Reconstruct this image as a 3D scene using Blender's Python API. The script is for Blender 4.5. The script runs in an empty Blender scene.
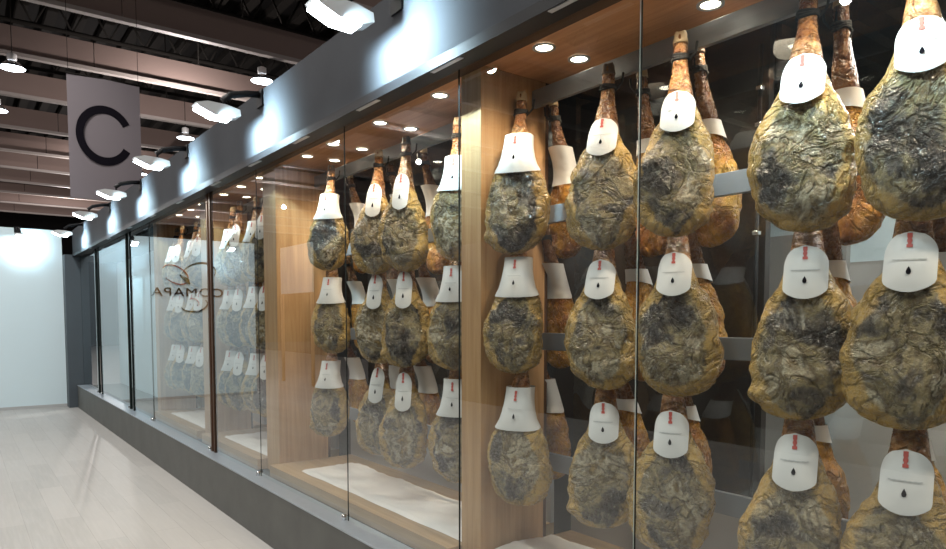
import bpy, bmesh, math, random
from mathutils import Vector, Matrix, noise

random.seed(7)
SC = bpy.context.scene
COL = SC.collection
PI = math.pi

# ------------------------------------------------------------------ materials
def new_mat(name):
    m = bpy.data.materials.new(name); m.use_nodes = True
    nt = m.node_tree; nt.nodes.clear()
    out = nt.nodes.new('ShaderNodeOutputMaterial')
    return m, nt, out

class G:
    """small helper to write node graphs"""
    def __init__(s, nt): s.nt = nt
    def n(s, t, **kw):
        nd = s.nt.nodes.new(t)
        for k, v in kw.items():
            if k == 'ins':
                for i, val in v.items():
                    if hasattr(val, 'is_output') or isinstance(val, bpy.types.NodeSocket): s.nt.links.new(val, nd.inputs[i])
                    else: nd.inputs[i].default_value = val
            else: setattr(nd, k, v)
        return nd
    def math(s, op, a, b=0.0, c=None, clamp=False):
        nd = s.n('ShaderNodeMath', operation=op, use_clamp=clamp, ins={0: a, 1: b})
        if c is not None:
            if isinstance(c, bpy.types.NodeSocket): s.nt.links.new(c, nd.inputs[2])
            else: nd.inputs[2].default_value = c
        return nd.outputs[0]
    def mix(s, f, a, b):
        nd = s.n('ShaderNodeMix', data_type='RGBA', ins={0: f, 6: a, 7: b})
        return nd.outputs[2]
    def ss(s, v, lo, hi):
        nd = s.n('ShaderNodeMapRange', interpolation_type='SMOOTHSTEP', ins={0: v, 1: lo, 2: hi, 3: 0.0, 4: 1.0})
        return nd.outputs[0]
    def noise(s, vec, scale, detail=4, rough=.55, w=None, dist=0.0):
        nd = s.n('ShaderNodeTexNoise', noise_dimensions='4D' if w is not None else '3D',
                 ins={'Vector': vec, 'Scale': scale, 'Detail': detail, 'Roughness': rough, 'Distortion': dist})
        if w is not None: s.nt.links.new(w, nd.inputs['W'])
        return nd.outputs[0]

def c4(c): return (c[0], c[1], c[2], 1.0)

def plain(name, col, rough=.5, metal=0.0, var=.06, scale=8.0, spec=.5, bump=0.0, bscale=60):
    """painted / metal surface with a slight procedural mottling"""
    m, nt, out = new_mat(name); g = G(nt)
    tc = g.n('ShaderNodeTexCoord').outputs['Object']
    nz = g.noise(tc, scale, 5)
    lo = tuple(x * (1 - var) for x in col); hi = tuple(min(1, x * (1 + var)) for x in col)
    b = g.n('ShaderNodeBsdfPrincipled', ins={'Base Color': g.mix(nz, c4(lo), c4(hi)), 'Roughness': rough, 'Metallic': metal, 'Specular IOR Level': spec})
    if bump:
        bn = g.n('ShaderNodeBump', ins={'Strength': bump, 'Distance': .01, 'Height': g.noise(tc, bscale, 4)})
        nt.links.new(bn.outputs[0], b.inputs['Normal'])
    nt.links.new(b.outputs[0], out.inputs[0])
    return m

def emit(name, col, strength):
    m, nt, out = new_mat(name); g = G(nt)
    e = g.n('ShaderNodeEmission', ins={'Color': c4(col), 'Strength': strength})
    nt.links.new(e.outputs[0], out.inputs[0]); return m

def wood(name, dark, light, rough=.45, axis='Z', scale=1.0):
    m, nt, out = new_mat(name); g = G(nt)
    tc = g.n('ShaderNodeTexCoord').outputs['Object']
    st = {'Z': (14, 14, .7), 'Y': (14, .7, 14), 'X': (.7, 14, 14)}[axis]
    mp = g.n('ShaderNodeMapping', ins={0: tc, 3: tuple(v * scale for v in st)}).outputs[0]
    n1 = g.noise(mp, 2.0, 6, .6, dist=.6)
    n2 = g.noise(tc, 1.3, 3)
    f = g.math('ADD', g.math('MULTIPLY', n1, .75), g.math('MULTIPLY', n2, .25))
    f = g.ss(f, .3, .7)
    b = g.n('ShaderNodeBsdfPrincipled', ins={'Base Color': g.mix(f, c4(dark), c4(light)), 'Roughness': rough, 'Specular IOR Level': .35})
    nt.links.new(b.outputs[0], out.inputs[0]); return m

def floor_mat():
    m, nt, out = new_mat('pale_plank_floor'); g = G(nt)
    tc = g.n('ShaderNodeTexCoord').outputs['Object']
    mp = g.n('ShaderNodeMapping', ins={0: tc, 2: (0, 0, PI / 2)}).outputs[0]
    br = g.n('ShaderNodeTexBrick', offset=.37, ins={'Vector': mp, 'Color1': (.34, .33, .315, 1), 'Color2': (.41, .395, .375, 1), 'Mortar': (.26, .245, .23, 1),
             'Scale': 1.0, 'Mortar Size': .0018, 'Bias': 0.1, 'Brick Width': 1.25, 'Row Height': .19})
    grain = g.noise(g.n('ShaderNodeMapping', ins={0: tc, 3: (26, 1.6, 1)}).outputs[0], 1.5, 6, .6)
    big = g.noise(tc, .8, 3)
    col = g.mix(g.math('MULTIPLY', g.ss(grain, .35, .75), .45), br.outputs[0], (.46, .445, .42, 1))
    col = g.mix(g.math('MULTIPLY', big, .18), col, (.31, .295, .28, 1))
    b = g.n('ShaderNodeBsdfPrincipled', ins={'Base Color': col, 'Roughness': .42, 'Specular IOR Level': .4})
    nt.links.new(b.outputs[0], out.inputs[0]); return m

def glass_mat(name='clear_glass', tint=(.90, .95, .94), haze=.004):
    m, nt, out = new_mat(name); g = G(nt)
    bf = g.n('ShaderNodeNewGeometry').outputs['Backfacing']
    ior = g.math('SUBTRACT', 1.5, g.math('MULTIPLY', bf, 1.5 - 1 / 1.5))     # a thin pane mirrors alike from both sides
    fr = g.n('ShaderNodeFresnel', ins={'IOR': ior}).outputs[0]
    two = g.math('DIVIDE', g.math('MULTIPLY', fr, 2.0), g.math('ADD', fr, 1.0))
    tr = g.n('ShaderNodeBsdfTransparent', ins={'Color': c4(tint)})
    gl = g.n('ShaderNodeBsdfGlossy', ins={'Color': (.94, .98, 1, 1), 'Roughness': .0})
    df = g.n('ShaderNodeBsdfDiffuse', ins={'Color': (.75, .82, .84, 1)})
    a = g.n('ShaderNodeMixShader', ins={0: haze, 1: tr.outputs[0], 2: df.outputs[0]})
    mx = g.n('ShaderNodeMixShader', ins={0: two, 1: a.outputs[0], 2: gl.outputs[0]})
    nt.links.new(mx.outputs[0], out.inputs[0]); return m

def ham_mat(name, rind=False):
    m, nt, out = new_mat(name); g = G(nt)
    tc = g.n('ShaderNodeTexCoord').outputs['Object']
    rnd = g.n('ShaderNodeObjectInfo').outputs['Random']
    w = g.math('MULTIPLY', rnd, 37.0)
    rim = g.n('ShaderNodeAttribute', attribute_name='rim').outputs['Fac']
    shank = g.n('ShaderNodeAttribute', attribute_name='shank').outputs['Fac']
    n_big = g.noise(tc, 7, 5, .6, w=w, dist=.7)
    n_mid = g.noise(tc, 17, 7, .66, w=w, dist=1.3)
    n_fine = g.noise(tc, 75, 5, .65, w=w)
    st = g.n('ShaderNodeMapping', ins={0: tc, 1: (0, 0, 0), 2: (0, .6, .35), 3: (13, 9, 7)}).outputs[0]
    n_streak = g.noise(st, 1.4, 6, .65, w=w, dist=2.2)
    # fat: golden
    gold = g.mix(n_mid, (.32, .155, .030, 1), (.80, .55, .18, 1))
    gold = g.mix(g.math('MULTIPLY', g.ss(n_fine, .42, .75), .55), gold, (.20, .125, .05, 1))
    if rind:
        gold = g.mix(g.ss(n_big, .35, .65), (.34, .12, .022, 1), (.66, .34, .06, 1))
        gold = g.mix(g.math('MULTIPLY', g.ss(n_mid, .48, .75), .6), gold, (.17, .09, .04, 1))
    # mouldy lean face: patches of dark, grey, olive, pale and brown
    pn_ = g.noise(tc, 5.2, 8, .60, w=w, dist=.55)
    pn_ = g.math('ADD', pn_, g.math('MULTIPLY', g.math('SUBTRACT', rnd, .5), .10))
    cr = g.n('ShaderNodeValToRGB', ins={0: pn_}); e = cr.color_ramp.elements
    stops = [(.33, (.014, .010, .009)), (.41, (.045, .034, .027)), (.46, (.14, .11, .075)), (.505, (.36, .28, .145)), (.55, (.14, .095, .045)),
             (.59, (.52, .44, .30)), (.64, (.20, .13, .05)), (.72, (.50, .33, .10))]
    e[0].position, e[0].color = stops[0][0], c4(stops[0][1]); e[1].position, e[1].color = stops[-1][0], c4(stops[-1][1])
    for p_, c_ in stops[1:-1]:
        q_ = e.new(p_); q_.color = c4(c_)
    pale = g.mix(n_fine, (.34, .30, .23, 1), (.70, .63, .50, 1))
    dark = g.mix(n_fine, (.006, .005, .005, 1), (.060, .046, .036, 1))
    face = g.mix(g.math('MULTIPLY', g.ss(n_fine, .50, .72), .45), cr.outputs[0], dark)
    face = g.mix(g.math('MULTIPLY', g.math('MULTIPLY', g.ss(n_streak, .52, .66), g.ss(n_big, .40, .60)), .75), face, pale)
    r = g.math('ADD', rim, g.math('MULTIPLY', g.math('SUBTRACT', n_big, .5), 1.9))
    r = g.math('ADD', r, g.math('MULTIPLY', g.math('SUBTRACT', n_fine, .5), .7))
    r = g.math('MULTIPLY', g.ss(r, .50, .80), .93)
    if rind: r = g.math('MAXIMUM', r, .55)
    body = g.mix(r, face, gold)
    sh = g.mix(g.ss(n_mid, .35, .65), (.19, .066, .024, 1), (.46, .23, .085, 1))
    sh = g.mix(g.math('MULTIPLY', g.ss(n_streak, .55, .7), .5), sh, (.55, .38, .2, 1))
    if rind: sh = g.mix(.6, sh, (.06, .022, .012, 1))  # shadow on the rear shanks put into their colour
    body = g.mix(g.ss(g.math('ADD', shank, g.math('MULTIPLY', g.math('SUBTRACT', n_mid, .5), .5)), .35, .75), body, sh)
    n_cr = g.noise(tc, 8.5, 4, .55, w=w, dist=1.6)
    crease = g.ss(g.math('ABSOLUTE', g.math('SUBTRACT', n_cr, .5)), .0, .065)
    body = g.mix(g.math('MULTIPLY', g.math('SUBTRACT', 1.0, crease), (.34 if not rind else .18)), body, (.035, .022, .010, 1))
    hgt = g.math('ADD', g.math('MULTIPLY', crease, .55), g.math('MULTIPLY', n_mid, 1.0))
    hgt = g.math('ADD', hgt, g.math('ADD', g.math('MULTIPLY', n_streak, .5), g.math('MULTIPLY', n_fine, .55)))
    bn = g.n('ShaderNodeBump', ins={'Strength': 1.0, 'Distance': .020, 'Height': hgt})
    rough = g.math('ADD', .15, g.math('MULTIPLY', n_fine, .25))
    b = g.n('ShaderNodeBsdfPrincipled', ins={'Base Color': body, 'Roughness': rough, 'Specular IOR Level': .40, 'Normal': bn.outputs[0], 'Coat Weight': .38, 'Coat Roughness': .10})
    b2 = g.n('ShaderNodeBump', ins={'Strength': 1.0, 'Distance': .03, 'Height': g.noise(tc, 28, 3, .5, w=w, dist=1.0)})
    nt.links.new(b2.outputs[0], b.inputs['Coat Normal'])
    nt.links.new(b.outputs[0], out.inputs[0]); return m

M = dict(
    fascia=plain('dark_slate_panel', (.048, .051, .057), .6, .0, .25, 2.2, .02),
    plinth=plain('dark_concrete_panel', (.10, .103, .096), .55, 0, .3, 3.5, .3),
    alu=plain('brushed_aluminium', (.40, .45, .50), .35, .6, .08, 20),
    rail=plain('pale_steel_rail', (.24, .255, .28), .38, .4, .06, 15),
    black=plain('matt_black', (.008, .008, .009), .5, spec=.12),
    rope=plain('black_cord', (.006, .006, .006), .8, bump=.6, bscale=300),
    wood=wood('oak_veneer', (.36, .195, .085), (.52, .315, .155)),
    woodc=wood('oak_veneer_ceiling', (.44, .20, .095), (.60, .32, .16), axis='Y'),
    woodd=wood('oak_veneer_deck', (.30, .20, .11), (.42, .29, .17), axis='Y'),
    soffit=plain('brown_soffit', (.075, .040, .024), .5, spec=.15),
    white=plain('white_wall_paint', (.62, .73, .77), .5, 0, .02, 1.0, .3),
    grey=plain('grey_wall_paint', (.36, .345, .33), .6, 0, .05, 2.0),
    darkwall=plain('dark_brown_panel', (.020, .015, .013), .30, 0, .5, 2.0),
    pillar=plain('dark_grey_pillar', (.055, .068, .080), .5, 0, .15, 3.0),
    baffle=plain('taupe_baffle', (.150, .112, .100), .8, 0, .06, 1.0, .1),
    lip=plain('pale_baffle_edge', (.22, .195, .182), .6, 0, .05, 2.0),
    deck=plain('dark_hall_deck', (.005, .0048, .0048), .8, spec=.05),
    truss=plain('dark_truss', (.011, .010, .009), .8, spec=.05),
    banner=plain('grey_banner_cloth', (.165, .145, .158), .8, 0, .05, 2.0, .1),
    ink=plain('black_ink', (.008, .007, .010), .9, spec=.0),
    redink=plain('red_ink', (.42, .06, .045), .6),
    greyink=plain('grey_ink', (.42, .42, .42), .6),
    paper=plain('white_paper_label', (.64, .625, .61), .55, 0, .03, 9.0, .3),
    cloth=plain('white_cloth', (.74, .70, .68), .8, 0, .05, 4.0, .2, .3, 14),
    glass=glass_mat(),
    backglass=glass_mat('back_glass', (.86, .88, .88), .004),
    edge=plain('dark_glass_edge', (.010, .014, .013), .5, spec=.1),
    paleedge=plain('pale_glass_edge', (.42, .50, .46), .2),
    silver=plain('polished_steel', (.75, .75, .75), .2, .9),
    lampwhite=plain('white_lamp_housing', (.42, .42, .42), .4),
    glow=emit('cool_lamp_glow', (.86, .95, 1.0), 26),
    halo=emit('downlight_glow', (1.0, .86, .66), 16),
    halltip=emit('hall_lamp_glow', (.86, .92, 1.0), 12),
    ham=ham_mat('cured_ham_face'),
    rind=ham_mat('cured_ham_rind', True),
    floor=floor_mat(),
    hoof=plain('pale_hoof_horn', (.42, .30, .17), .5, 0, .35, 30),
    darkhoof=plain('dark_hoof_horn', (.10, .07, .05), .5, 0, .35, 30),
)

# ------------------------------------------------------------------ mesh helpers
class MB:
    def __init__(s): s.bm = bmesh.new(); s.mi = 0
    def _set(s, faces, mi):
        for f in faces: f.material_index = mi
    def box(s, x0, x1, y0, y1, z0, z1, mi=0, bevel=0.0):
        r = bmesh.ops.create_cube(s.bm, size=1.0)
        vs = r['verts']
        for v in vs:
            v.co = Vector((x0 + (v.co.x + .5) * (x1 - x0), y0 + (v.co.y + .5) * (y1 - y0), z0 + (v.co.z + .5) * (z1 - z0)))
        fs = list({f for v in vs for f in v.link_faces}); s._set(fs, mi)
        if bevel:
            es = list({e for v in vs for e in v.link_edges})
            r = bmesh.ops.bevel(s.bm, geom=es, offset=bevel, segments=2, affect='EDGES', profile=.6)
            s._set(r['faces'], mi)
        return s
    def tube(s, pts, r, seg=8, mi=0, closed=False, caps=True):
        pts = [Vector(p) for p in pts]; n = len(pts); rings = []
        for i, p in enumerate(pts):
            if closed: t = pts[(i + 1) % n] - pts[i - 1]
            else: t = pts[min(i + 1, n - 1)] - pts[max(i - 1, 0)]
            t.normalize()
            a = t.cross(Vector((0, 0, 1)))
            if a.length < .05: a = t.cross(Vector((1, 0, 0)))
            a.normalize(); b = t.cross(a)
            rr = r[i] if isinstance(r, (list, tuple)) else r
            rings.append([s.bm.verts.new(p + a * (rr * math.cos(2 * PI * k / seg)) + b * (rr * math.sin(2 * PI * k / seg))) for k in range(seg)])
        for i in range(n if closed else n - 1):
            A, B = rings[i], rings[(i + 1) % n]
            for k in range(seg):
                f = s.bm.faces.new((A[k], A[(k + 1) % seg], B[(k + 1) % seg], B[k])); f.material_index = mi; f.smooth = True
        if caps and not closed:
            for R_ in (rings[0], rings[-1]):
                f = s.bm.faces.new(R_); f.material_index = mi
        return s
    def lathe(s, prof, cx=0, cy=0, seg=24, mi=0, caps=True):
        rings = [[s.bm.verts.new((cx + r * math.cos(2 * PI * k / seg), cy + r * math.sin(2 * PI * k / seg), z)) for k in range(seg)] for r, z in prof]
        for A, B in zip(rings, rings[1:]):
            for k in range(seg):
                f = s.bm.faces.new((A[k], A[(k + 1) % seg], B[(k + 1) % seg], B[k])); f.material_index = mi; f.smooth = True
        if caps:
            for R_ in (rings[0], rings[-1]):
                f = s.bm.faces.new(R_); f.material_index = mi
        return s
    def poly(s, pts, mi=0):
        f = s.bm.faces.new([s.bm.verts.new(p) for p in pts]); f.material_index = mi; return s
    def extrude_poly(s, pts, d, mi=0):
        """pts: outline; d: offset vector of the other face"""
        d = Vector(d); A = [s.bm.verts.new(p) for p in pts]; B = [s.bm.verts.new(Vector(p) + d) for p in pts]
        n = len(pts)
        for f in [s.bm.faces.new(A), s.bm.faces.new(B[::-1])] + [s.bm.faces.new((A[i], B[i], B[(i + 1) % n], A[(i + 1) % n])) for i in range(n)]:
            f.material_index = mi
        return s
    def mesh(s, name, mats):
        bmesh.ops.recalc_face_normals(s.bm, faces=s.bm.faces)
        me = bpy.data.meshes.new(name); s.bm.to_mesh(me); s.bm.free()
        for m in (mats if isinstance(mats, (list, tuple)) else [mats]): me.materials.append(m)
        return me
    def build(s, name, mats, parent=None, loc=None):
        return link(name, s.mesh(name, mats), parent, loc)

def link(name, me, parent=None, loc=None):
    o = bpy.data.objects.new(name, me); COL.objects.link(o)
    if parent is not None: o.parent = parent
    if loc is not None: o.location = loc
    return o

def tag(o, label=None, cat=None, group=None, kind=None):
    for k, v in (('label', label), ('category', cat), ('group', group), ('kind', kind)):
        if v: o[k] = v
    return o

def empty(name, loc=(0, 0, 0), rz=0.0):
    o = bpy.data.objects.new(name, None); COL.objects.link(o)
    o.location = loc; o.rotation_euler = (0, 0, rz); o.empty_display_size = .05
    return o

def copy_tree(o, parent=None):
    c = o.copy(); COL.objects.link(c); c.parent = parent
    for ch in o.children: copy_tree(ch, c)
    return c

def struct(name, mb, mats, parent=None):
    o = mb.build(name, mats, parent)
    if parent is None: o['kind'] = 'structure'
    return o

ORD = ['first', 'second', 'third', 'fourth', 'fifth', 'sixth', 'seventh', 'eighth', 'ninth', 'tenth', 'eleventh', 'twelfth', 'thirteenth']

# ------------------------------------------------------------------ layout (metres)
XF = 1.71            # face of plinth and fascia
XG = 1.81            # glass
XP = 1.94            # front of the wooden posts
XB = 2.262            # rails
XK = 2.55            # back glass
YEND = 13.95
ZL, ZS, ZC = .405, 2.73, 2.745     # ledge, fascia bottom, case ceiling
POSTS = [(2.50, 2.65), (5.00, 5.26), (6.78, 6.95), (8.75, 8.92)]
CASES = [(-.30, 2.50), (2.65, 5.00), (5.26, 6.78), (6.95, 8.75)]
CNAME = ['front case', 'second case', 'third case', 'last case']

# ------------------------------------------------------------------ setting
struct('floor', MB().box(-9, 9, -6, 46, -.1, 0), M['floor'])
# end wall of the aisle
struct('wall_end', MB().box(-1.45, 1.58, 14.3, 14.45, 0, 3.16), M['white'])
struct('baseboard_end', MB().box(-1.45, 1.58, 14.285, 14.3, 0, .05), M['lampwhite'])
struct('wall_hall', MB().box(-30, 40, 44, 44.3, 0, 9.5), M['deck'])
struct('ceiling', MB().box(-30, 40, -6, 44, 9.0, 9.2), M['deck'])
# pillar where the showcase meets the end wall
struct('trim_1', MB().box(1.58, 1.95, 14.0, 14.3, 0, 2.72), M['pillar'])
# plinth with a metal ledge, fascia above the glass
struct('trim_2', MB().box(XF, 2.62, -1.5, YEND, 0, ZL - .012).box(XF + .02, XF + .05, -1.5, YEND, -.0, .0), M['plinth'])
struct('trim_3', MB().box(XF - .004, XG + .045, -1.5, YEND, ZL - .012, ZL, bevel=.003), M['alu'])
fa = MB().box(XF, XF + .05, -1.5, YEND + .05, ZS, 3.14)
struct('trim_4', fa, M['fascia'])
struct('trim_5', MB().box(XF - .006, XF + .09, -1.5, YEND + .05, ZS - .045, ZS), M['black'])       # track under the fascia
struct('trim_6', MB().box(XF + .05, 6.5, -1.5, YEND + .05, 2.90, 3.10), M['deck'])                 # roof of the stand
tr = MB()
for y in [.9, 1.6, 2.35, 3.05, 3.9, 4.7, 5.6, 6.7, 7.8, 9.0, 10.4, 12]:
    tr.box(XF + .0, XF + .022, y, y + .22, ZS - .048, ZS - .045)
tr.build('track_slot', M['alu'], bpy.data.objects['trim_5'])
# window panes: sliding frameless glass
PANES = [(-1.5, .366), (.374, 1.480), (1.488, 2.486), (2.494, 3.601), (3.609, 5.036), (5.044, 6.16), (6.28, 8.50), (8.54, 9.60), (9.86, 12.0), (12.3, 13.9)]
for i, (a, b) in enumerate(PANES):
    dx = .0
    w = MB().poly([(XG + dx, a, ZL), (XG + dx, b, ZL), (XG + dx, b, ZS), (XG + dx, a, ZS)]).build('window_%d' % (i + 1), M['glass'])
    w['kind'] = 'structure'
    e = MB()
    e.box(XG - .0015, XG + .0015, b - .001, b + .003, ZL, ZS)
    e.build('pane_edge', M['edge'], w)
    if i > 0:
        MB().box(XG - .0012, XG + .0012, a - .002, a, ZL, ZS).build('pane_edge', M['paleedge'] if i in (2,) else M['edge'], w)
    if a > 1.4:
        MB().lathe([(.0001, 0), (.014, .001), (.014, .03), (.006, .034), (.0001, .034)], XG - .012, a + .03, 14).build('glass_clip', M['silver'], w, (0, 0, ZL))
# dark door stiles between the far panes
for k, (a, b) in enumerate([(6.16, 6.28), (9.60, 9.86), (12.0, 12.3)]):
    s = MB().box(XG - .01, XG + .02, a + .005, a + .035, ZL, ZS).box(XG - .01, XG + .02, b - .035, b - .005, ZL, ZS)
    struct('trim_%d' % (7 + k), s, M['soffit'] if k == 0 else M['edge'])
# soffit strip between glass and wooden ceilings
struct('trim_10', MB().box(XF + .09, XP, -1.5, YEND, ZS + .002, ZS + .03), M['soffit'])

# wooden posts with the partition behind
for i, (a, b) in enumerate(POSTS):
    p = MB().box(XP, 2.34, a, b, ZL + .001, ZC - .001).build('wooden_partition', M['wood'])
    tag(p, 'oak veneer post and side wall %s' % ['nearest the front, beside the first three hams', 'between the second and third case, broad front face',
        'behind the brown glass door stiles of the third case', 'seen last through the reflecting glass'][i], 'partition', 'wooden partitions between the cases')
    MB().box(2.34, 2.36, a, b, ZL, ZC).build('back_trim', M['soffit'], p)
# last, empty bay; white panel added to lift the pale reflection in the glass
struct('trim_11', MB().box(2.40, 2.44, 8.92, YEND, ZL, 2.66), M['white'])
struct('trim_12', MB().box(XP, 2.5, 8.92, YEND, 2.60, 2.66), M['black'])

# case interiors
for i, (a, b) in enumerate(CASES):
    c = MB().box(XP, XK + .02, a, b, ZC, ZC + .04).build('wooden_canopy', M['woodc'])
    tag(c, 'reddish wooden ceiling with recessed downlights over the %s' % CNAME[i], 'ceiling panel', 'wooden ceilings inside the cases')
    d = MB().box(XG + .05, XK + .012, a + .002, b - .002, ZL + .001, .49).build('display_deck', M['woodd'])
    tag(d, 'low wooden deck along the bottom of the %s' % CNAME[i], 'deck', 'wooden decks inside the cases')
    # cloth with loose folds
    me = bmesh.new(); ny, nx = int((b - a) / .03), 22; grid = []
    y1 = b - (.35 if i != 0 else .02)
    for q in range(ny + 1):
        row = []
        for r in range(nx + 1):
            u, v = r / nx, q / ny
            y = a + .01 + (y1 - a - .01) * v; x = 1.965 + .43 * u
            x += .012 * noise.noise(Vector((y * 3, u * 2, i)))
            z = .499 + .034 * max(0, noise.noise(Vector((x * 5, y * 2.6, i * 7.1)))) + .016 * abs(noise.noise(Vector((x * 13, y * 8, i * 3))))
            if u < .04 or u > .97: z = .4925
            row.append(me.verts.new((x, y, z)))
        grid.append(row)
    for q in range(ny):
        for r in range(nx):
            f = me.faces.new((grid[q][r], grid[q][r + 1], grid[q + 1][r + 1], grid[q + 1][r])); f.smooth = True
    m = bpy.data.meshes.new('cloth'); me.to_mesh(m); me.free(); m.materials.append(M['cloth'])
    tag(link('white_cloth', m), 'rumpled white cloth laid on the deck of the %s' % CNAME[i], 'cloth', 'cloths under the hams')
    # low back panel and back glass
    bp = MB().box(XK - .012, XK + .012, a + .001, b - .001, .49, .86).build('back_panel', M['grey'])
    tag(bp, 'low pinkish grey back panel behind the %s' % CNAME[i], 'panel', 'low panels behind the cases')
    bg = MB().poly([(XK, a, .86), (XK, b, .86), (XK, b, ZC), (XK, a, ZC)]).build('window_%d' % (11 + i), M['backglass'])
    bg['kind'] = 'structure'
    for k, z in enumerate((2.648, 2.087, 1.488, .912)):
        r = MB().box(XB - .012, XB + .012, a + .001, b - .001, z - .041, z + .041, bevel=.003).build('hanging_rail', M['rail'])
        tag(r, 'flat pale steel rail, %s in the %s' % (['topmost, right under the wooden ceiling', 'second from the top', 'third from the top', 'lowest'][k], CNAME[i]), 'rail', 'hanging rails')

# room behind the cases
struct('wall_back', MB().box(2.86, 2.90, 1.64, YEND, 0, 2.88), M['darkwall'])
struct('wall_room', MB().box(4.20, 4.25, 1.90, 2.75, 0, 2.12), M['grey'])
struct('wall_far', MB().box(4.25, 4.30, -2.5, 2.75, 1.93, 2.27), M['white'])
struct('wall_low', MB().box(4.25, 4.32, -2.5, 2.75, 0, 1.93), M['grey'])
struct('wall_counter', MB().box(3.6, 3.64, -2.5, 1.66, 0, 1.28), M['grey'])
sl = MB()
for k in range(26): sl.box(2.95, 6.4, -1.4 + k * .16, -1.4 + k * .16 + .05, 2.80, 2.895)
tag(sl.build('mirrored_slats', M['truss']), 'dark slats standing in for the mirrored hall ceiling, behind the front case', 'ceiling slats')  # slats stand in for the hall ceiling mirrored in the glass
po = empty('slim_pole', (2.72, 1.60, 0))
tag(po, 'slim dark metal pole behind the glass, left of the fourth ham', 'pole')
MB().tube([(0, 0, 0), (0, 0, 2.74)], .009, 10).build('pole_tube', M['black'], po)
for z in (1.95, 2.25, 2.4, 2.55): MB().box(-.013, .013, -.013, .013, z, z + .018, bevel=.003).build('pole_clip', M['silver'], po)

# ------------------------------------------------------------------ ham
L = .775
PROF = [  # t from top(m), half width, front depth, back depth
    (.000, .010, .010, .010), (.006, .019, .017, .015), (.03, .024, .021, .020), (.06, .027, .024, .024), (.085, .026, .025, .025),
    (.12, .027, .026, .027), (.16, .030, .028, .031), (.195, .036, .031, .042), (.22, .041, .034, .052), (.25, .044, .036, .050), (.29, .051, .039, .046),
    (.33, .062, .043, .048), (.37, .078, .047, .053), (.41, .106, .052, .059), (.45, .129, .057, .062), (.49, .145, .064, .062), (.53, .154, .068, .063),
    (.57, .157, .072, .060), (.61, .158, .074, .056), (.65, .152, .072, .052), (.69, .145, .066, .048), (.72, .129, .058, .044), (.745, .100, .046, .038),
    (.762, .070, .034, .029), (.772, .036, .018, .016), (.775, .008, .004, .004)]
def prof(t):
    t = max(0, min(L, t))
    for (t0, *a), (t1, *b) in zip(PROF, PROF[1:]):
        if t <= t1:
            f = (t - t0) / (t1 - t0)
            return [x + (y - x) * f for x, y in zip(a, b)]
    return PROF[-1][1:]
def sstep(x, a, b):
    x = max(0, min(1, (x - a) / (b - a))); return x * x * (3 - 2 * x)

class Ham:
    """shape parameters of one variant; local: x across, -y the cut face, z up from the bottom"""
    def __init__(s, seed, wide=1.0, lean=.11, skew=.06, curve=0.0):
        s.seed, s.wide, s.lean, s.skew, s.curve = seed, wide, lean, skew, curve
    def centre(s, t):
        k = 1 - sstep(t, .02, .40)
        low = sstep(t, .45, L)
        return (-s.skew * k + s.curve * low, s.lean * k)
    def dims(s, t):
        a, f, b = prof(t)
        return a * (1 + (s.wide - 1) * sstep(t, .28, .5)), f, b
    def pt(s, t, ph, off=0.0):
        a, f, b = s.dims(t); cx, cy = s.centre(t)
        sn, cs = math.sin(ph), -math.cos(ph)            # ph = 0 : front
        ex = .82
        x = (a + off) * math.copysign(abs(sn) ** ex, sn)
        y = (f + off if cs < 0 else b + off) * math.copysign(abs(cs) ** ex, cs)
        # flatter upper-left shoulder, fuller lower-right: asymmetric outline
        x += .016 * sstep(t, .38, .6) * math.sin((t - .3) * 7 + s.seed)
        return Vector((cx + x, cy + y, L - t))
    def mesh(s, mat):
        bm = bmesh.new(); N, S = 74, 56
        rimL = bm.verts.layers.float.new('rim'); shL = bm.verts.layers.float.new('shank')
        rings = []
        for i in range(N + 1):
            t = L * (i / N); t = L * (1 - (1 - i / N) ** 1.25) if i / N > .5 else t * (1 + .0)
            t = L * (.5 - .5 * math.cos(PI * (i / N))) * .35 + L * (i / N) * .65
            a, f, b = s.dims(t); row = []
            for k in range(S):
                ph = 2 * PI * k / S
                p = s.pt(t, ph)
                cx, cy = s.centre(t)
                front = max(0, math.cos(ph))
                amp = sstep(t, .2, .5) * (1 - sstep(t, .755, L))
                q = Vector((p.x * 9, p.y * 9, p.z * 9)) + Vector((s.seed * 5.3,) * 3)
                d = noise.noise(q) * .012 + noise.noise(q * 2.3) * .010 + noise.noise(q * 5) * .006
                # folds and the hollow of the cut face
                u = (p.x - cx) / max(a, .01); v = (t - .56) / .2
                d += -.014 * front * math.exp(-((u - .1) ** 2) / .16 - (v + .25) ** 2 / .35)
                d += .012 * front * math.exp(-((u + .15 * math.sin(v * 3 + s.seed)) ** 2) / .03 - (v - .55) ** 2 / .2)
                nrm = Vector((p.x - cx, (p.y - cy) * 2.2, 0))
                if nrm.length > 1e-5: nrm.normalize()
                p += nrm * (d * amp)
                vt = bm.verts.new(p)
                e = math.sqrt((u / .98) ** 2 + ((t - .56) / .26) ** 2)
                e += .16 * noise.noise(Vector((u * 2.2, v * 2.0, s.seed * 3.7)))
                rim = sstep(e, .45, 1.02)
                vt[rimL] = rim if math.cos(ph) > -.05 else 1.0
                vt[shL] = 1 - sstep(t, .24, .40) - .25 * (1 - sstep(t, .02, .12))
                row.append(vt)
            rings.append(row)
        for A, B in zip(rings, rings[1:]):
            for k in range(S):
                fc = bm.faces.new((A[k], A[(k + 1) % S], B[(k + 1) % S], B[k])); fc.smooth = True
        bm.faces.new(rings[0]); bm.faces.new(rings[-1])
        bmesh.ops.recalc_face_normals(bm, faces=bm.faces)
        me = bpy.data.meshes.new('ham_meat'); bm.to_mesh(me); bm.free(); me.materials.append(mat)
        return me

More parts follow.
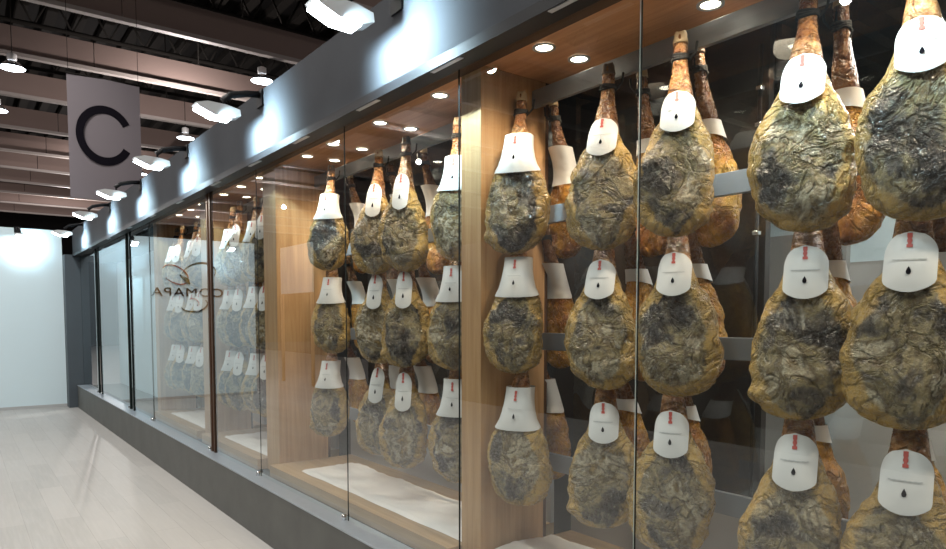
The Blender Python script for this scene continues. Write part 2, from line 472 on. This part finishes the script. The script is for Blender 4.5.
def surf(h, x, t, off):
    """point on the front of the ham at across-offset x"""
    a, f, b = h.dims(t); cx, cy = h.centre(t)
    u = max(-1, min(1, x / (a + off)))
    y = (f + off) * (1 - abs(u) ** 2.3) ** .5 if abs(u) < 1 else 0
    return Vector((cx + x, cy - max(y, (f + off) * .45), L - t))

def label_mesh(h, tall=False):
    """dome topped paper label that hugs the front of the shank"""
    wd, ht, t0 = (.060, .146, .252) if not tall else (.048, .200, .225)
    bm = bmesh.new(); nu, nv = 14, 18; G_ = []
    for j in range(nv + 1):
        v = j / nv
        if v < .42: k = math.sqrt(max(0, 1 - ((.42 - v) / .42) ** 2)) ** .9
        elif v > .84: k = 1 - .22 * ((v - .84) / .16) ** 3
        else: k = 1
        k = max(k, .02); row = []
        for i in range(nu + 1):
            x = wd * (i / nu * 2 - 1) * k
            dome = .0 if v < .84 else .014 * (1 - (i / nu * 2 - 1) ** 2)
            t = t0 + ht * v + dome * (v - .84) / .16 if v > .84 else t0 + ht * v
            row.append(bm.verts.new(surf(h, x, t, .011)))
        G_.append(row)
    for j in range(nv):
        for i in range(nu):
            f = bm.faces.new((G_[j][i], G_[j][i + 1], G_[j + 1][i + 1], G_[j + 1][i])); f.smooth = True
    bmesh.ops.recalc_face_normals(bm, faces=bm.faces)
    me = bpy.data.meshes.new('paper_label'); bm.to_mesh(me); bm.free(); me.materials.append(M['paper'])
    so = None
    return me, t0, ht, wd

def print_mesh(h, t0, ht, wd, off=.0135):
    A, T, D = MB(), MB(), MB()
    def patch(x0, x1, v0, v1, mi, n=4):
        for i in range(n):
            xa, xb = x0 + (x1 - x0) * i / n, x0 + (x1 - x0) * (i + 1) / n
            (A, T)[mi].poly([surf(h, xa, t0 + ht * v0, off), surf(h, xb, t0 + ht * v0, off), surf(h, xb, t0 + ht * v1, off), surf(h, xa, t0 + ht * v1, off)])
    patch(-.006, .006, .03, .12, 0); patch(-.0045, .0045, .12, .15, 0); patch(-.006, .006, .15, .20, 0); patch(-.004, .004, .20, .24, 0); patch(-.007, .007, .24, .30, 0)
    for i in range(13):
        x = -.042 + .0065 * i
        patch(x * wd / .066, (x + .0065) * wd / .066, .505 + .006 * (i % 2), .525 + .004 * (i % 3), 1, 1)
    # small drop-shaped mark
    pts = [(0, .64), (.004, .69), (.0062, .735), (.004, .775), (0, .785), (-.004, .775), (-.0062, .735), (-.004, .69)]
    D.poly([surf(h, x, t0 + ht * v, off) for x, v in pts])
    return [('label_stripe', A.mesh('label_stripe', M['redink'])), ('text_line', T.mesh('text_line', M['greyink'])), ('drop_mark', D.mesh('drop_mark', M['ink']))]

def sleeve_mesh(h, arched=False, short=False):
    """paper cone wrapped round the shank"""
    bm = bmesh.new(); S, nv = 40, 10; G_ = []
    t0, t1 = (.225, .405) if not short else (.275, .34)
    for j in range(nv + 1):
        row = []
        for k in range(S):
            ph = 2 * PI * k / S
            tt = t1 - (.085 * max(0, math.cos(ph)) ** 2 if arched else 0) + (.0 if arched else .012 * math.cos(ph))
            t = t0 + (tt - t0) * j / nv
            a, f, b = h.dims(t); cx, cy = h.centre(t)
            flare = .008 + (.016 * (1 - j / nv) if not short else 0)
            p = h.pt(t, ph, flare)
            row.append(bm.verts.new(p))
        G_.append(row)
    for A, B in zip(G_, G_[1:]):
        for k in range(S):
            f = bm.faces.new((A[k], A[(k + 1) % S], B[(k + 1) % S], B[k])); f.smooth = True
    bmesh.ops.recalc_face_normals(bm, faces=bm.faces)
    me = bpy.data.meshes.new('paper_sleeve'); bm.to_mesh(me); bm.free(); me.materials.append(M['paper'])
    return me

def rope_mesh(h, seed):
    mb = MB(); rr = random.Random(seed)
    for k in range(3):
        t = .088 + .008 * k
        mb.tube([h.pt(t + .003 * math.sin(q * .7 + k), 2 * PI * q / 18, .003) for q in range(18)], .0050, 6, closed=True)
    cx, cy = h.centre(.09); z = L - .092
    y0 = cy + .026
    mb.tube([(cx, y0, z), (cx + .004, y0 + .002, z + .004), (cx, y0 + .004, z + .03), (cx - .002, y0 + .002, z + .065)], .006, 6)
    mb.tube([(cx + .012, y0 - .004, z), (cx + .03, y0 - .004, z - .004), (cx + .05, y0 + .002, z + .02), (cx + .055, y0 + .002, z + .06)], .005, 6)
    mb.tube([(cx - .018, cy - .02, z), (cx - .028, cy - .024, z - .018), (cx - .022, cy - .022, z - .038)], .0045, 6)
    return mb.mesh('hanging_cord', M['rope'])

def hoof_mesh(h):
    bm = bmesh.new(); S = 20; rows = []
    for j in range(7):
        t = -.012 + .05 * j / 6; row = []
        for k in range(S):
            ph = 2 * PI * k / S
            p = h.pt(max(t, .012), ph, .0035 - (.008 if j == 0 else .003 if j == 1 else 0))
            cleft = .006 * math.exp(-(math.sin(ph) ** 2) / .03) * (1 if j < 5 else .3)
            c = h.centre(max(t, 0)); r = Vector((p.x - c[0], p.y - c[1], 0))
            p.z = L - t - (.008 * abs(math.cos(ph)) if j == 0 else 0)
            p -= r.normalized() * cleft
            row.append(bm.verts.new(p))
        rows.append(row)
    for A, B in zip(rows, rows[1:]):
        for k in range(S):
            f = bm.faces.new((A[k], A[(k + 1) % S], B[(k + 1) % S], B[k])); f.smooth = True
    bm.faces.new(rows[0]); bm.faces.new(rows[-1])
    bmesh.ops.recalc_face_normals(bm, faces=bm.faces)
    me = bpy.data.meshes.new('hoof'); bm.to_mesh(me); bm.free(); me.materials.append(M['hoof'] if int(h.seed) % 2 else M['darkhoof'])
    return me

SKEW = {}
def variant(v, skew):
    if (v, skew) not in SKEW:
        wide, lean, curve = [(.95, .140, -.006), (.98, .143, .008), (.90, .137, -.010), (.94, .141, .004), (.97, .139, .0)][v]
        lean += {.031: .03, .051: .03, .052: .018}.get(skew, 0)
        SKEW[(v, skew)] = Ham(v + 1, wide, lean, skew, curve)
    return SKEW[(v, skew)]
CACHE = {}
def parts(v, skew, style, rear):
    key = (v, skew, style, rear)
    if key in CACHE: return CACHE[key]
    h = variant(v, skew)
    kb = ('body', v, skew, rear)
    if kb not in CACHE: CACHE[kb] = h.mesh(M['rind'] if rear else M['ham'])
    kr = ('rope', v, skew)
    if kr not in CACHE: CACHE[kr] = (rope_mesh(h, v), hoof_mesh(h))
    lst = [('ham_meat', CACHE[kb], None), ('hanging_cord', CACHE[kr][0], None), ('hoof', CACHE[kr][1], None)]
    if style in ('dome', 'tall'):
        me, t0, ht, wd = label_mesh(h, style == 'tall')
        lst.append(('paper_label', me, print_mesh(h, t0, ht, wd)))
    elif style == 'band': lst.append(('paper_band', sleeve_mesh(h, short=True), None))
    elif style == 'cone': lst.append(('paper_sleeve', sleeve_mesh(h), print_mesh(h, .235, .16, .05, .026)))
    elif style == 'arch': lst.append(('paper_sleeve', sleeve_mesh(h, arched=True), None))
    CACHE[key] = lst
    return lst

DESC = {'dome': 'dome-topped white label', 'tall': 'long oval white label', 'cone': 'white paper cone', 'arch': 'white paper cone', 'band': 'white paper band'}
ROWN = ['top row', 'middle row', 'bottom row']
def place(x, y, row, v, skew, style, rear, scale, label, group, yaw=0.0, dz=0.0):
    z = (1.878, 1.318, .745)[row] + dz
    z = z + (L * (1 - scale)) - .008
    rz = (PI / 2 if rear else -PI / 2) + yaw
    o = empty('cured_ham', (x, y, z), rz); o.scale = (scale * (.84 if rear else 1), scale * (.9 if rear else 1), scale)
    tag(o, label, 'ham', group)
    for n, me, sub in parts(v, skew, style, rear):
        c = link(n, me, o)
        for sn, sm in sub or []: link(sn, sm, c)
    return o

def pair(ci, idx, X, y, Xr, yr, styleF, styleR, scale, rows, rng, words, yaw=.2, skew=.09):
    for r in rows:
        v = (idx + 2 * r + ci) % 5
        place(X + rng.uniform(-.008, .008), y + rng.uniform(-.008, .008)- .004 * r, r, v, skew, styleF, False, scale * rng.uniform(.985, 1.015),
              'front ham with %s, %s from post, %s of the %s' % (DESC[styleF], words, ROWN[r], CNAME[ci]),
              'hams on the front side of the %s' % CNAME[ci], yaw + rng.uniform(-.06, .06), rng.uniform(-.008, .008))
        v = rng.randrange(5)
        place(Xr, yr + .05 * r - .01 + rng.uniform(-.008, .008), r, v, .052, styleR, True, scale * rng.uniform(.98, 1.0),
              'golden ham behind the rail, %s from the post, %s of the %s' % (words, ROWN[r], CNAME[ci]),
              'hams behind the rails of the %s' % CNAME[ci], rng.uniform(-.1, .1), rng.uniform(-.012, .004))

rng = random.Random(11)
XH, XR = 2.075, 2.447
R3 = (0, 1, 2)
# front case
pair(0, 0, 2.02, 2.335, XR, 2.47, 'cone', 'arch', .97, R3, rng, 'first', .58, .031)
pair(0, 1, 2.075, 1.875, XR, 1.955, 'dome', 'band', 1.0, R3, rng, 'second', .50, .03)
pair(0, 2, 2.075, 1.525, XR, 1.655, 'dome', 'band', 1.0, R3, rng, 'third', .44, .03)
pair(0, 3, 2.065, 1.060, XR, 1.12, 'dome', 'band', 1.03, R3, rng, 'fourth', .34, .02)
pair(0, 4, 2.035, .750, XR, .79, 'dome', 'band', 1.03, R3, rng, 'fifth', .26, .02)
# second case
pair(1, 0, 2.03, 4.29, XR, 4.60, 'cone', 'arch', .94, R3, rng, 'first', .70, .051)
pair(1, 1, 2.06, 3.68, XR, 3.98, 'tall', 'cone', 1.0, R3, rng, 'second', .65, .051)
pair(1, 2, 2.04, 3.325, XR, 3.61, 'tall', 'arch', 1.0, R3, rng, 'third', .62, .05)
pair(1, 3, 2.06, 2.86, XR, 3.05, 'cone', 'band', .98, R3, rng, 'fourth', .55, .05)
# third and farthest case
for ci, ys in ((2, (6.45, 6.12, 5.80, 5.46)), (3, (8.45, 8.1, 7.7, 7.3))):
    for k, y in enumerate(ys):
        pair(ci, k, 2.055 - .03 * (k % 2), y, XR, y + .06, 'cone' if k % 2 == 0 else 'tall', 'band', .96, R3, rng, ORD[k], .7, .05)

# ------------------------------------------------------------------ lights in the cases
def lamp(name, kind, loc, energy, color, target=None, **kw):
    d = bpy.data.lights.new(name, kind); d.energy = energy; d.color = color
    for k, v in kw.items(): setattr(d, k, v)
    o = bpy.data.objects.new(name, d); COL.objects.link(o); o.location = loc
    if target is not None:
        o.rotation_euler = (Vector(target) - Vector(loc)).to_track_quat('-Z', 'Y').to_euler()
    return o

dl = empty('downlight', (0, 0, ZC))
MB().lathe([(.050, -.001), (.050, -.006), (.038, -.006), (.034, -.001)], seg=28, caps=False).build('trim_ring', M['lampwhite'], dl)
MB().lathe([(.0001, -.003), (.037, -.003), (.037, -.001), (.0001, -.001)], seg=28).build('lens', M['halo'], dl)
DY = [[2.18, 1.52, .87, .22], [4.62, 4.20, 3.58, 2.96], [6.50, 6.02, 5.55], [8.08, 7.62, 7.2]]
first = True
for ci, ys in enumerate(DY):
    for k, y in enumerate(ys):
        for q, x in enumerate((2.03, 2.24)):
            o = dl if first else copy_tree(dl); first = False
            o.location = (x, y, ZC)
            tag(o, 'round warm downlight, %s of %s pair from the post, %s' % (['front', 'back'][q], ORD[k], CNAME[ci]), 'downlight', 'downlights in the %s' % CNAME[ci])
        lamp('case_spot', 'SPOT', (1.99, y, ZC - .03), 29 if ci < 2 else 8, (1.0, .82, .62), (1.96, y, 0), spot_size=2.5, spot_blend=.8, shadow_soft_size=.06)
        lamp('case_spot', 'SPOT', (2.33, y, ZC - .03), 20 if ci < 2 else 6, (1.0, .80, .58), (2.46, y, 0), spot_size=2.5, spot_blend=.8, shadow_soft_size=.05)

lamp('room_fill', 'AREA', (3.1, .9, 2.74), 45, (1.0, .95, .88), (3.6, .9, 0), shape='DISK', size=.5)  # unseen fill added to brighten the walls behind the front case
# ------------------------------------------------------------------ wall washers on the fascia
def washer(loc, rz, label, group, power, first=[None]):
    if first[0] is None:
        w = empty('wall_washer', loc, rz); first[0] = w
        # local +x points to the wall; origin on the wall top edge line
        b = MB()
        prof_ = [(-.475, -.150), (-.40, -.128), (-.28, -.132), (-.195, -.150), (-.190, -.190), (-.26, -.215), (-.36, -.210), (-.455, -.172)]
        b.extrude_poly([(x, -.055, z) for x, z in prof_], (0, .11, 0))
        b.build('housing', M['lampwhite'], w)
        MB().extrude_poly([(-.466, -.052, -.164), (-.455, -.052, -.173), (-.36, -.052, -.2112), (-.255, -.052, -.2155), (-.255, -.052, -.222), (-.365, -.052, -.219), (-.468, -.052, -.176)], (0, .104, 0)).build('lamp_glass', M['glow'], w)
        MB().tube([(-.28, 0, -.134), (-.29, 0, -.09), (-.24, 0, -.05), (-.13, 0, -.02), (-.04, 0, -.01)], .022, 10).box(-.047, -.035, -.05, .05, -.09, .02).build('arm', M['black'], w)
    else:
        w = copy_tree(first[0]); w.location = loc; w.rotation_euler = (0, 0, rz)
    tag(w, label, 'wall lamp', group)
    R_ = Matrix.Rotation(rz, 3, 'Z')
    p = Vector(loc) + R_ @ Vector((-.36, -.04, -.235)); t = Vector(loc) + R_ @ Vector((-.03, -.08, -.25))
    lamp('washer_beam', 'SPOT', p, power, (.62, .87, 1.0), t, spot_size=2.15, spot_blend=.9, shadow_soft_size=.03)
    return w
WY = [2.84, 4.64, 6.49, 8.40, 10.3, 12.7]
washer((XF + .035, 1.0, 3.12), 0, 'curved white wall lamp on the dark fascia, first of them', 'wall lamps along the fascia', 260)
for k, y in enumerate(WY):
    washer((XF + .035, y, 3.12), 0, 'curved white wall lamp on a black arm, %s along the dark fascia' % ORD[k + 1], 'wall lamps along the fascia', 260)
for k, x in enumerate((.92, -.85)):
    washer((x, 14.3, 3.16), PI / 2, 'white wall lamp shining on the white end wall, %s from the pillar' % ORD[k], 'wall lamps on the end wall', 50)

# ------------------------------------------------------------------ hall: baffles, trusses, lamps
BY = [9.85, 12.65, 15.5, 18.3, 21.4, 24.4, 27.1, 29.8, 32.4, 35.3, 38.3]
for k, y in enumerate(BY):
    b = empty('ceiling_baffle', (0, y, 6.49))
    tag(b, 'long taupe baffle with pale lower edge under the hall ceiling, %s from the front' % ORD[k], 'baffle', 'hall ceiling baffles')
    m = MB()
    for j in range(9):
        m.box(-16 + j * 4.6, -16 + j * 4.6 + 4.585, .12, .15, .07, .56)
    m.build('baffle_panel', M['baffle'], b)
    MB().box(-16, 25.4, .06, .19, 0, .07).build('baffle_edge', M['lip'], b)
    w = MB()
    for j in range(9): w.tube([(-14 + j * 4.6, .135, .56), (-14 + j * 4.6, .135, 2.4)], .012, 6)
    w.build('suspension_wire', M['truss'], b)
t = MB()
for j in range(70): t.box(-16 + j * .6, -16 + j * .6 + .22, 4, 43.9, 8.80, 8.98)
tag(t.build('roof_deck_ribs', M['truss']), 'dark ribbed metal roof deck above the hall baffles', 'roof deck', kind='structure')
for k, y in enumerate((11.2, 14.0, 16.9, 19.8)):
    m = MB(); m.tube([(-16, y, 7.6), (26, y, 7.6)], .05, 8); m.tube([(-16, y, 8.3), (26, y, 8.3)], .05, 8)
    for j in range(60):
        x = -16 + j * .7
        m.tube([(x, y, 7.6), (x + .35, y, 8.3)], .022, 6); m.tube([(x + .35, y, 8.3), (x + .7, y, 7.6)], .022, 6)
    tag(m.build('roof_truss', M['truss']), 'dark lattice roof truss between the hall baffles, %s from the front' % ORD[k], 'truss', 'hall roof trusses')
hl = empty('hall_lamp', (0, 0, 6.2))
MB().lathe([(.34, -.10), (.30, -.06), (.20, .05), (.12, .10)], seg=28, caps=False).build('reflector', M['silver'], hl)
MB().lathe([(.0001, -.105), (.32, -.105), (.32, -.09), (.0001, -.09)], seg=28).build('lens', M['halltip'], hl)
MB().lathe([(.0001, .06), (.10, .06), (.13, .16), (.13, .30), (.05, .34), (.0001, .34)], seg=18).build('ballast', M['lampwhite'], hl)
MB().tube([(0, 0, .34), (0, 0, 2.6)], .012, 6).build('hanger', M['truss'], hl)
HL = [(1.0, 15.2, 'largest, at the upper picture edge beyond the grey banner'), (4.87, 13.13, 'just above the fascia, nearer one'), (4.82, 18.4, 'just above the fascia, middle one'),
      (4.83, 23.8, 'just above the fascia, far small one'), (.90, 18.45, 'farther of the two beside the left picture edge')]
for k, (x, y, wds) in enumerate(HL):
    o = hl if k == 0 else copy_tree(hl)
    o.location = (x, y, 6.2); o.scale = (.62, .62, .62)
    tag(o, 'bell shaped hanging hall lamp, ' + wds, 'hanging lamp', 'bell lamps hanging in the hall')
for x in (-2.2, .3):
    for y in (-3, 1.5, 6, 10.5):
        lamp('hall_light', 'AREA', (x, y, 6.4), 128, (1.0, .97, .92), (x, y, 0), shape='DISK', size=.8)
for x in (-6, 4, 14):
    for y in (15, 24, 33):
        lamp('hall_light', 'POINT', (x, y, 5.6), 520, (1, .90, .86), shadow_soft_size=.06)

lamp('end_wall_fill', 'SPOT', (-.2, 9.5, 6.3), 330, (.80, .93, 1.0), (-.2, 14.3, 1.4), spot_size=1.1, spot_blend=.8, shadow_soft_size=.2)  # unseen spot added to brighten the end wall and its reflection
for p in ((5, 3.5, 5.4), (-5, 4, 5.4), (8, 7, 5.4)):  # unseen points added to brighten the nearest baffles
    lamp('hall_light', 'POINT', p, 170, (1, .90, .86), shadow_soft_size=.06)
# ------------------------------------------------------------------ hanging banner with the hall letter
bn = empty('hanging_banner', (1.985, 12.1, 3.44)); tag(bn, 'grey hanging banner with a large black C, above the aisle', 'banner')
mb = MB(); n = 12
vs = []
for j in range(n + 1):
    for i in range(n + 1):
        u, v = i / n, j / n
        vs.append(mb.bm.verts.new((-.51 + 1.01 * u - .015 * v * 0, .012 * math.sin(u * 5 + v * 2), 1.86 * v)))
for j in range(n):
    for i in range(n):
        f = mb.bm.faces.new((vs[j * (n + 1) + i], vs[j * (n + 1) + i + 1], vs[(j + 1) * (n + 1) + i + 1], vs[(j + 1) * (n + 1) + i])); f.smooth = True
mb.build('banner_cloth', M['banner'], bn)
lt = MB(); a0 = math.radians(29); K = 60; cx, cz = -.015, .995; ro, ri = .43, .315
P_ = []
for k in range(K + 1):
    a = a0 + (2 * PI - 2 * a0) * k / K
    P_.append((a,))
for k in range(K):
    aa, ab = P_[k][0], P_[k + 1][0]
    q = [(ri * math.cos(aa), ri * math.sin(aa)), (ro * math.cos(aa), ro * math.sin(aa)), (ro * math.cos(ab), ro * math.sin(ab)), (ri * math.cos(ab), ri * math.sin(ab))]
    lt.poly([(cx + x * .93, -.016, cz + z * 1.06) for x, z in q])
lt.build('letter', M['ink'], bn)
wr = MB()
for x in (-.49, .48): wr.tube([(x, 0, 1.86), (x, 0, 4.0)], .004, 6)
wr.tube([(-.52, 0, 1.86), (.51, 0, 1.86)], .014, 8)
wr.build('suspension_wire', M['truss'], bn)

# ------------------------------------------------------------------ sign on the end wall (seen mirrored in the glass)
def text_mesh(body, size, mat, stretch=1.0, space=1.0):
    cu = bpy.data.curves.new('t', 'FONT'); cu.body = body; cu.size = size; cu.extrude = .004; cu.align_x = 'CENTER'; cu.space_character = space
    ob = bpy.data.objects.new('t', cu); COL.objects.link(ob)
    dg = bpy.context.evaluated_depsgraph_get()
    me = bpy.data.meshes.new_from_object(ob.evaluated_get(dg)); bpy.data.objects.remove(ob)
    me.transform(Matrix.Rotation(PI / 2, 4, 'X') @ Matrix.Diagonal((stretch, 1, 1, 1)))
    me.materials.clear(); me.materials.append(mat)
    return me
sg = empty('wall_sign', (-.11, 14.285, 2.03)); tag(sg, 'black and red lettering with looped emblem on the end wall, mirrored in the glass', 'sign')
link('lettering', text_mesh('COMAPA', .24, M['ink'], 1.28, 1.12), sg, (0, 0, 0))
lg = MB()
def arc(cx, cz, rx, rz, a, b, tilt, r0, r1, mi, n=22):
    pts, rs = [], []
    for k in range(n + 1):
        th = math.radians(a + (b - a) * k / n)
        x, z = rx * math.cos(th), rz * math.sin(th); ct, st = math.cos(tilt), math.sin(tilt)
        pts.append((cx + x * ct - z * st, 0, cz + x * st + z * ct)); rs.append(r0 + (r1 - r0) * math.sin(PI * k / n))
    lg.tube(pts, rs, 6, mi)
arc(.24, .42, .26, .16, 0, 300, .5, .006, .016, 1)
arc(-.20, .44, .34, .22, 30, 215, -.35, .006, .018, 0)
arc(-.10, -.16, .26, .14, 150, 350, -.1, .006, .02, 0)
arc(-.10, -.12, .10, .07, 0, 200, .6, .006, .014, 1)
lg.tube([(.16, 0, .42), (.08, 0, .36), (.02, 0, .30), (-.03, 0, .24)], [.012, .035, .05, .01], 8, 0)
lg.build('emblem', [M['ink'], M['redink']], sg)

# ------------------------------------------------------------------ opposite stand, seen only as reflections
struct('wall_opposite', MB().box(-4.3, -4.2, -4, 14.45, 0, 3.0), M['darkwall'])
pn = empty('display_board', (-3.0, 15.8, 0)); tag(pn, 'white display board on two brown legs across the aisle, mirrored in the glass', 'display board')
MB().box(-.02, .02, -.95, .95, 2.2, 3.35).build('board', M['white'], pn)
for y in (-.9, .9): MB().box(-.03, .03, y - .04, y + .04, 0, 2.2).build('leg', M['wood'], pn)

# ------------------------------------------------------------------ world, camera
wd = bpy.data.worlds.new('hall_air'); SC.world = wd; wd.use_nodes = True
bgd = wd.node_tree.nodes['Background']; bgd.inputs[0].default_value = (.75, .82, .9, 1); bgd.inputs[1].default_value = .05

cam = bpy.data.cameras.new('camera'); co = bpy.data.objects.new('camera', cam); COL.objects.link(co)
cam.sensor_fit = 'HORIZONTAL'; cam.sensor_width = 36.0; cam.lens = 683.0 / 946 * 36.0
cam.shift_y = (358 - 274.5) / 946
cam.clip_start = .05; cam.clip_end = 200
co.location = (0, 0, 1.6)
ph, th = math.atan(40 / 683), math.radians(37.16)
co.rotation_euler = (PI / 2 - ph, 0, -th)
SC.camera = co
SC.view_settings.view_transform = 'Standard'
SC.view_settings.look = 'None'
SC.view_settings.exposure = 0.0
SC.cycles.max_bounces = 8
SC.cycles.transparent_max_bounces = 16
SC.cycles.sample_clamp_indirect = 6
SC.cycles.caustics_reflective = False
SC.cycles.caustics_refractive = False
